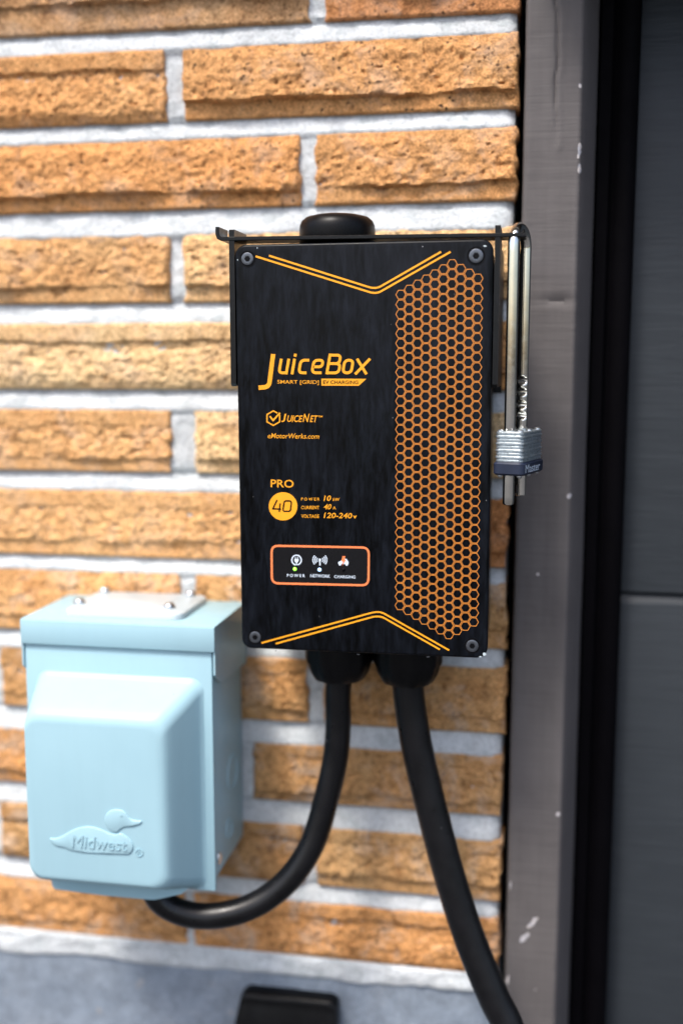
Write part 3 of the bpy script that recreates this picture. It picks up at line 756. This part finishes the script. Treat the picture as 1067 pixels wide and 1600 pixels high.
# -- glands, cap
def gland(u, r, zoff, nm):
    p = at(u, 1040, -0.055); zt = BZ - BH / 2 + 0.003
    zb = zt - 0.0345
    rip = lambda f: 0.05 * abs(math.cos(math.pi * f * 10))
    g = make(nm, *lathe([(r * 0.9, zt), (r * 1.0, zt - 0.0005), (r * 1.0, zt - 0.0190), (r * 0.985, zt - 0.0205), (r * 0.94, zt - 0.0208), (r * 0.92, zt - 0.0245), (r * 0.86, zt - 0.0290), (r * 0.76, zb + 0.0012), (r * 0.72, zb), (r * 0.40, zb), (r * 0.38, zb + 0.003)], 72, p.x, p.y, rip), M['blackplastic'], ch, smooth=40)
    make('lock_nut', *lathe([(r * 1.06, zt - 0.0002), (r * 1.08, zt - 0.0012), (r * 1.08, zt - 0.004), (r * 1.05, zt - 0.0045)], 6 * 8, p.x, p.y, lambda f: -0.03 * math.cos(2 * math.pi * f * 6)), M['blackplastic'], g)
    return Vector((p.x, p.y, zb))
gl_ = gland(530, 0.0245, 0, 'cable_gland'); gr_ = gland(636.5, 0.0245, 0, 'cable_gland')
p = at(527, 368, -0.055); zt = at(527, 335.5, -0.055).z; zb = BZ + BH / 2 - 0.003; R_ = 0.0268
cap = make('blanking_cap', *lathe([(R_ * 0.96, zb), (R_, zb + 0.001), (R_, zt - 0.0105), (R_ * 0.985, zt - 0.0075), (R_ * 0.93, zt - 0.0045), (R_ * 0.82, zt - 0.0022), (R_ * 0.6, zt - 0.0007), (R_ * 0.3, zt - 0.0001), (0.0004, zt)], 64, p.x, p.y), M['blackplastic'], ch, smooth=60)

# ================================================================== SECURITY BRACKET, LOCKING BAR, PADLOCK
br = thing('security_bracket', 'black steel security bracket clasping both sides of the charger', 'bracket', (0.0, -0.005, -0.29))
def arm(xa, xb, zt_, zb_, rot=0.0):
    P_ = [(-0.0985, zb_ + 0.002), (-0.0965, zb_), (-0.010, zb_), (-0.010, zt_ - 0.012), (-0.066, zt_ - 0.012), (-0.066, zt_ - 0.001), (-0.067, zt_), (-0.0975, zt_), (-0.0985, zt_ - 0.001)]
    return loft([[(x, y, z) for y, z in P_] for x in (xa, xa + 0.0004, xb - 0.0004, xb)])
xl1 = at(366.6, 400, -0.0985).x; xl0 = at(358.2, 400, -0.0985).x
xr0 = at(770.8, 480, -0.0985).x; xr1 = at(779.2, 480, -0.0985).x
make('side_arm', *arm(xl0, min(xl1, BX - BW / 2 + 0.0004), at(360, 358.5, -0.0985).z, at(365, 603.5, -0.0985).z), M['blackpaint'], br)
make('side_arm', *arm(xr0, xr1, at(776, 351.5, -0.0985).z, at(772, 605.5, -0.0985).z), M['blackpaint'], br)
make('back_plate', *box(xl0 + 0.0001, xr1 - 0.0001, -0.0098, -0.0065, -0.30, -0.205, 0.0005), M['blackpaint'], br)

zl = at(380, 373, -0.097).z; zr = at(815, 367.2, -0.097).z; xa_ = at(346, 370, -0.097).x; xb_ = at(821.5, 367, -0.097).x
lb = thing('locking_bar', 'flat black steel locking bar across the charger top, left end hooked up', 'locking bar', ((xa_ + xb_) / 2, -0.09, zl))
hk = at(340.5, 355, -0.097)
zat = lambda x: zl + (zr - zl) * (x - xa_) / (xb_ - xa_)
pth = [(hk.x + 0.0002, hk.z), (hk.x, hk.z - 0.003), (hk.x + 0.0001, zat(xa_) + 0.0030), (hk.x + 0.0009, zat(xa_) + 0.0010), (hk.x + 0.0030, zat(xa_))]
pth += [(x, zat(x)) for x in np.linspace(hk.x + 0.006, xb_ - 0.001, 12)] + [(xb_, zat(xb_))]
rb, rf = ribbon(pth, 0.0027)
nn = len(pth); outl = rb[:nn] + rb[nn:][::-1]
rings = []
for y, ins in ((-0.0990, 0.0005), (-0.0985, 0), (-0.0775, 0), (-0.077, 0.0005)):
    q_ = ribbon(pth, 0.0027 - 2 * ins)[0]; rings.append([(a, y, b) for a, b in (q_[:nn] + q_[nn:][::-1])])
V, F = loft(rings, False, False)
for base in (0, 3 * 2 * nn):
    F += [(base + i, base + i + 1, base + 2 * nn - 2 - i, base + 2 * nn - 1 - i) for i in range(nn - 1)]
make('bar', V, F, M['blackpaint'], lb, smooth=30)

pl = thing('padlock', 'laminated steel padlock with navy bumper and long adjustable shackle', 'padlock', (0.1062, -0.085, -0.352))
TH = math.radians(-18); ct, st_ = math.cos(TH), math.sin(TH)
PC = Vector((0.1066, -0.0850, 0))
def PL(x, y, z): return (PC.x + ct * x - st_ * y, PC.y + st_ * x + ct * y, z)
def lplate(w, l, z0, z1, b, r=0.0035):
    rings = []
    for ins, z in ((b, z0), (0, z0 + b), (0, z1 - b), (b, z1)):
        rings.append([(p_[0], p_[1], z) for p_ in rrect(w - 2 * ins, l - 2 * ins, r - ins if r > ins else 0.0005, 3)])
    return loft(rings)
zt_, zb_ = -0.3225, -0.3515
lam = []; nl = 9; zz_ = np.linspace(zb_ + 0.0085, zt_, nl + 1)
for i in range(nl):
    w = 0.0196 + (0.0006 if i % 2 else 0)
    lam.append(lplate(w, 0.0415 + (0.0006 if i % 2 else 0), zz_[i] + 0.00012, zz_[i + 1] - 0.00012, 0.00055))
lam.append(lplate(0.0186, 0.040, zb_ + 0.001, zt_ - 0.0008, 0.0004))
bd_ = make('laminated_body', *xf(join(*lam), PL), M['lam'], pl, smooth=40)
bp_ = make('bumper', *xf(lplate(0.0222, 0.0442, zb_, zb_ + 0.0088, 0.0012, 0.0045), PL), M['navy'], pl)
for (x, y) in ((-0.0068, -0.0175), (0.0068, -0.0175), (-0.0068, 0.0175), (0.0068, 0.0175), (0.0068, 0.0)):
    make('rivet', *xf(lathe([(0.0021, zt_ - 0.0003), (0.002, zt_ + 0.0006), (0.0013, zt_ + 0.0012), (0.0002, zt_ + 0.0014)], 14, x, y), PL), M['zinc'], bd_)
    make('rivet', *xf(lathe([(0.0019, zb_ + 0.0003), (0.0018, zb_ - 0.0010), (0.0011, zb_ - 0.0018), (0.0002, zb_ - 0.002)], 14, x, y), PL), M['zinc'], bd_)
# lettering on the bumper's long side
V2, F2 = text2d('Master', 0.0)
make('bumper_lettering', [PL(0.01122, -0.0185 + 0.030 * x, zb_ + 0.0018 + 0.0055 * y) for x, y in V2], F2, M['white'], bp_, smooth=None)
# shackle
RR, SP, rs = 0.0122, 0.0122, 0.0038
ztop = at(812, 347.5, -0.083).z
ctr = ztop - rs - SP
zf_end = at(803, 789, -0.097).z; zr_end = at(818, 776, -0.075).z
SX = -0.0025
path = [(0, -SP, zf_end)] + [(0, -SP, z) for z in np.linspace(zf_end + 0.001, ctr, 40)]
path += [(0, -SP * math.cos(a), ctr + SP * math.sin(a)) for a in np.linspace(0.1, math.pi - 0.1, 18)]
zn = [at(820, y_, -0.075).z for y_ in (594, 612, 632, 649)]
path += [(0, SP, z) for z in np.arange(ctr, zr_end, -0.0006)]
def srad(f): return rs * (0.8 if f < 0.002 or f > 0.9985 else 1)
Vs, Fs = tube(path, srad, 22)
Vn = []
for v in Vs:
    x, y, z = v
    if y > 0.004 and z < ctr - 0.02:
        for zc in zn:
            d_ = abs(z - zc)
            if d_ < 0.0030:
                lim = rs * (1.0 - 0.70 * math.sqrt(1 - (d_ / 0.0030) ** 2))
                y = max(y, SP - lim)
        if abs(z - (zr_end + 0.006)) < 0.004 and z < zr_end + 0.008:
            x = max(x, -rs * 0.15)
    Vn.append((x, y, z))
make('shackle', *xf(([(x + SX, y, z) for x, y, z in Vn], Fs), PL), M['chrome'], pl, smooth=45)

# ================================================================== OUTLET BOX
ob = thing('outlet_box', 'pale blue enamelled steel outlet box with embossed duck emblem', 'outlet box', (-0.183, -0.04, -0.684))
XA, XB = -0.2562, -0.1108
hs = make('housing', *box(XA + 0.0018, XB - 0.0012, -0.0842, -0.004, -0.664, -0.4685, 0.001), M['paint'], ob)
for (y, z, r) in ((-0.034, -0.598, 0.0145), (-0.045, -0.640, 0.0085)):
    ring = []
    for rr, xx in ((r, XB - 0.0014), (r * 0.97, XB - 0.0005), (r * 0.86, XB - 0.0004), (r * 0.83, XB - 0.0012)):
        ring.append([(xx, y + rr * math.cos(2 * math.pi * i / 36), z + rr * math.sin(2 * math.pi * i / 36)) for i in range(36)])
    make('knockout', *loft(ring, False, False), M['paint'], hs)
make('side_screw', *xf(lathe([(0.004, 0), (0.0038, 0.001), (0.002, 0.002), (0.0003, 0.0022)], 16), lambda x, y, z: (XB - 0.0012 + z, -0.073 + x, -0.652 + y * 1.3)), M['zinc'], hs)
# hinged front cover: flange and bulge
fc = make('front_cover', *box(XA, XB + 0.0004, -0.0885, -0.0846, -0.671, -0.484, 0.0012), M['paint'], ob)
A_ = (-0.2470, -0.1185, -0.6690, -0.5085); B_ = (-0.2430, -0.1372, -0.6560, -0.5300)
y0, y1 = -0.0882, -0.1215
rings = []
def sect(t, y, r):
    q_ = [a + (b - a) * t for a, b in zip(A_, B_)]
    return [(p_[0], y, p_[1]) for p_ in rrect(q_[1] - q_[0], q_[3] - q_[2], r, 8, (q_[0] + q_[1]) / 2, (q_[2] + q_[3]) / 2)]
def lerp(a, b, t): return a + (b - a) * t
for t, dy in ((-0.12, 0.0), (0.0, 0.04), (0.08, 0.12), (0.2, 0.24), (0.4, 0.44), (0.6, 0.63), (0.75, 0.78), (0.86, 0.875), (0.95, 0.935), (1.05, 0.972), (1.16, 0.992), (1.28, 1.0)):
    rings.append(sect(t, lerp(y0, y1, dy), lerp(0.010, 0.011, min(1, max(0, t)))))
bl_ = make('bulge', *loft(rings), M['paint'], fc, smooth=60)
lpp = [at(u_, v_, -0.0985) for u_, v_ in ((79, 1366), (82, 1384), (86, 1389.5), (160, 1399), (236, 1406), (244, 1405.5), (284, 1397), (292, 1390), (292, 1372))]
make('drip_lip', *loft([[(q_.x, y_, q_.z) for q_ in lpp] for y_ in (-0.0985, -0.086)]), M['paint'], fc)
# lid
ZL = -0.4670; lx0, lx1 = -0.2580, -0.1075
top_ = box(lx0, lx1, -0.0895, -0.004, ZL - 0.0016, ZL, 0.0006)
frt = box(lx0, lx1, -0.0910, -0.0893, ZL - 0.0188, ZL - 0.0004, 0.0006)
lid = make('lid', *join(top_, frt), M['paint'], ob)
for xa, xb in ((lx0 + 0.0001, lx0 + 0.0015), (lx1 - 0.0015, lx1 - 0.0001)):
    fl = [(-0.0896, ZL - 0.001), (-0.004, ZL - 0.001), (-0.004, ZL - 0.050), (-0.0765, ZL - 0.0455), (-0.0870, ZL - 0.0385), (-0.0896, ZL - 0.0360)]
    make('side_flap', *loft([[(x, y, z) for y, z in fl] for x in (xa, xb)]), M['paint'], lid)
# closing plate on the lid
zp = ZL + 0.0048
c4 = [atZ(u, v, zp) for u, v in ((104, 952), (284, 961), (327, 928), (163, 916))]
hx0 = (c4[0].x + c4[3].x) / 2; hx1 = (c4[1].x + c4[2].x) / 2; hy0 = max(-0.0885, (c4[0].y + c4[1].y) / 2); hy1 = min(-0.006, (c4[2].y + c4[3].y) / 2)
print('hub', [tuple(round(a, 4) for a in c) for c in c4], hx0, hx1, hy0, hy1)
rings = []
for ins, z in ((0, ZL + 0.0002), (0, zp - 0.0014), (0.0004, zp - 0.0006), (0.0014, zp)):
    rings.append([(p_[0], p_[1], z) for p_ in rrect(hx1 - hx0 - 2 * ins, hy1 - hy0 - 2 * ins, 0.009 - ins, 6, (hx0 + hx1) / 2, (hy0 + hy1) / 2)])
hp = make('closing_plate', *loft(rings), M['hub'], ob)
for (u, v) in ((125, 943), (265, 950), (180, 917), (311, 922)):
    q_ = atZ(u, v, zp); q_.y = min(max(q_.y, hy0 + 0.007), hy1 - 0.005)
    make('screw', *lathe([(0.0046, zp - 0.0004), (0.0046, zp + 0.0012), (0.0042, zp + 0.0028), (0.003, zp + 0.0040), (0.0012, zp + 0.0044), (0.0003, zp + 0.0044)], 24, q_.x, q_.y), M['zinc'], hp)
# duck emblem
CD = lambda x, y, Y=y1: at(60 + x / 5.928, 1240 + y / 5.928, Y)
duck = [(105, 408), (165, 416), (230, 392), (300, 347), (370, 317), (450, 301), (520, 308), (600, 335), (660, 366), (715, 378), (768, 362), (830, 400), (874, 450), (886, 498), (862, 545), (828, 563), (600, 546), (430, 536), (300, 522), (252, 496), (175, 486), (130, 452)]
head = [(692, 354), (645, 314), (616, 262), (624, 200), (664, 155), (730, 142), (790, 155), (826, 195), (850, 233), (900, 247), (966, 250), (950, 281), (880, 293), (800, 306), (762, 325), (742, 352)]
def smooth_poly(pts):
    P_ = [Vector((a, b)) for a, b in pts]; o = []
    for i in range(len(P_)):
        a, b = P_[i], P_[(i + 1) % len(P_)]
        o += [tuple(a * 0.78 + b * 0.22), tuple(a * 0.22 + b * 0.78)]
    return o
make('emblem', *join(emboss([CD(*p_) for p_ in smooth_poly(duck)], 0.0010, 0.0006), emboss([CD(*p_) for p_ in smooth_poly(head)], 0.0010, 0.0006)), M['paint'], bl_, smooth=60)
def text3d(s_, bold):
    c = bpy.data.curves.new('lettering', 'FONT'); c.body = s_; c.offset = bold; c.resolution_u = 3; c.extrude = 0.05
    o = bpy.data.objects.new('lettering', c); COL.objects.link(o); bpy.context.view_layer.update()
    me = bpy.data.meshes.new_from_object(o.evaluated_get(bpy.context.evaluated_depsgraph_get()))
    V = np.array([v.co[:] for v in me.vertices]); F = [tuple(p.vertices) for p in me.polygons]
    bpy.data.objects.remove(o); bpy.data.curves.remove(c); bpy.data.meshes.remove(me)
    return (V - V.min(0)) / (V.max(0) - V.min(0)), F
V2, F2 = text3d('Midwest', 0.0)
let = []
for x, y, z in V2: let.append(tuple(CD(310 + 505 * x + 12 * y, 498 + x * 38 - y * (118 - 12 * x), y1 - 0.0008 - 0.0009 * z)))
def solid(V, F, fn, ya, yb):
    n_ = len(V); VV = [fn(x, y, ya) for x, y in V] + [fn(x, y, yb) for x, y in V]; FF = [tuple(f) for f in F]
    cnt = {}
    for f in F:
        for i in range(len(f)):
            e = (f[i], f[(i + 1) % len(f)]); cnt[e] = 1
    for a, b in list(cnt):
        if (b, a) not in cnt: FF.append((a, b, b + n_, a + n_))
    return VV, FF
make('emblem_lettering', let, F2, M['paint'], bl_, smooth=None)
V3, F3 = text2d('R', 0.0)
rg = [(920 + 30 * x, 568 - 36 * y) for x, y in V3]
make('registered_mark', *join(solid(rg, F3, lambda x, y, Y: tuple(CD(x, y, Y)), y1 - 0.0005, y1), solid(*ribbon([(935 + 34 * math.cos(a), 550 + 34 * math.sin(a)) for a in np.linspace(0, 2 * math.pi, 24, endpoint=False)], 7, True), lambda x, y, Y: tuple(CD(x, y, Y)), y1 - 0.0005, y1)), M['paint'], bl_, smooth=None)
make('emblem_eye', *solid(*disc(768, 205, 11, 9, 14), lambda x, y, Y: tuple(CD(x, y, Y)), y1 - 0.0014, y1 - 0.0008), M['paint'], bl_, smooth=None)

# ================================================================== CABLES
def cpath(lst): return [tuple(at(u, v, Y)) for u, v, Y in lst]
lp = [(gl_.x, gl_.y, gl_.z + 0.006)] + cpath([(528, 1090, -0.055), (528.5, 1130, -0.055), (524, 1185, -0.056), (509, 1251, -0.058), (489.5, 1315, -0.062), (459, 1365, -0.067), (420, 1401, -0.072), (375, 1423, -0.077), (326, 1431.5, -0.081), (285, 1426, -0.084), (252, 1408, -0.086), (232, 1375, -0.087)])
tag(make('supply_cable', *tube(catmull(lp, 10), lambda f: 0.0097, 24), M['rubber'], origin=lp[0], smooth=60), 'black supply cable curving from the charger into the pale blue outlet box', 'cable')
rp = [(gr_.x, gr_.y, gr_.z + 0.006)] + cpath([(639, 1090, -0.055), (645.5, 1135, -0.056), (655, 1185, -0.057), (677, 1275, -0.060), (702, 1368, -0.064), (732, 1462, -0.069), (770, 1556, -0.075), (796, 1612, -0.079)])
e = Vector(rp[-1])
rp += [(e.x + 0.028, -0.095, e.z - 0.07), (e.x + 0.045, -0.115, e.z - 0.20), (e.x + 0.05, -0.14, e.z - 0.45), (e.x + 0.055, -0.17, GZ + 0.14), (e.x + 0.10, -0.24, GZ + 0.03), (e.x + 0.30, -0.40, GZ + 0.0125), (e.x + 0.7, -0.75, GZ + 0.0125), (e.x + 0.9, -1.5, GZ + 0.0125)]
tag(make('charging_cable', *tube(catmull(rp, 10), lambda f: 0.0118, 24), M['rubber'], origin=rp[0], smooth=60), 'thicker black charging cable hanging from the charger toward the door post', 'cable')

# ================================================================== BLACK PLASTIC BOX ON THE FOUNDATION
pa, pb = at(376, 1552, -0.012), at(526, 1555, -0.012)
kb = thing('plastic_housing', 'black plastic housing with uneven top edge on the concrete foundation', 'housing', ((pa.x + pb.x) / 2, -0.003, pa.z - 0.14))
rings = []
cxk = (pa.x + pb.x) / 2; wk = pb.x - pa.x; ztk = pa.z
for i, t in enumerate(np.linspace(0, 1, 40)):
    x = cxk - wk / 2 + wk * t
    wv = float(fbm(np.array([t * 3.4]), np.array([0.7]), 12, 4)[0]) * 0.0045
    cr = 0.004 * max(0, 0.06 - min(t, 1 - t)) / 0.06
    zt2 = ztk - cr
    sec = [(0.006, zt2 + 0.001), (-0.006, zt2 + 0.0012), (-0.0105, zt2 + 0.0004 + wv * 0.4), (-0.0122, zt2 - 0.0012 + wv * 0.6), (-0.013, zt2 - 0.004 + wv), (-0.0128, zt2 - 0.007 + wv), (-0.0145, zt2 - 0.010 + wv * 0.5), (-0.018, zt2 - 0.05), (-0.020, zt2 - 0.135), (-0.018, zt2 - 0.14), (0.006, zt2 - 0.14)]
    rings.append([(x + (-0.007 * (1 - t) ** 5 + 0.0012 * t ** 6) * max(0, zt2 - z) / 0.035 * (1 if z > zt2 - 0.06 else 0) + ((-0.007 * (1 - t) ** 5 + 0.0012 * t ** 6) * 0.05 / 0.035 if z <= zt2 - 0.06 else 0), y, z) for y, z in sec])
make('shell', *loft(rings), M['blackplastic'], kb, smooth=50)
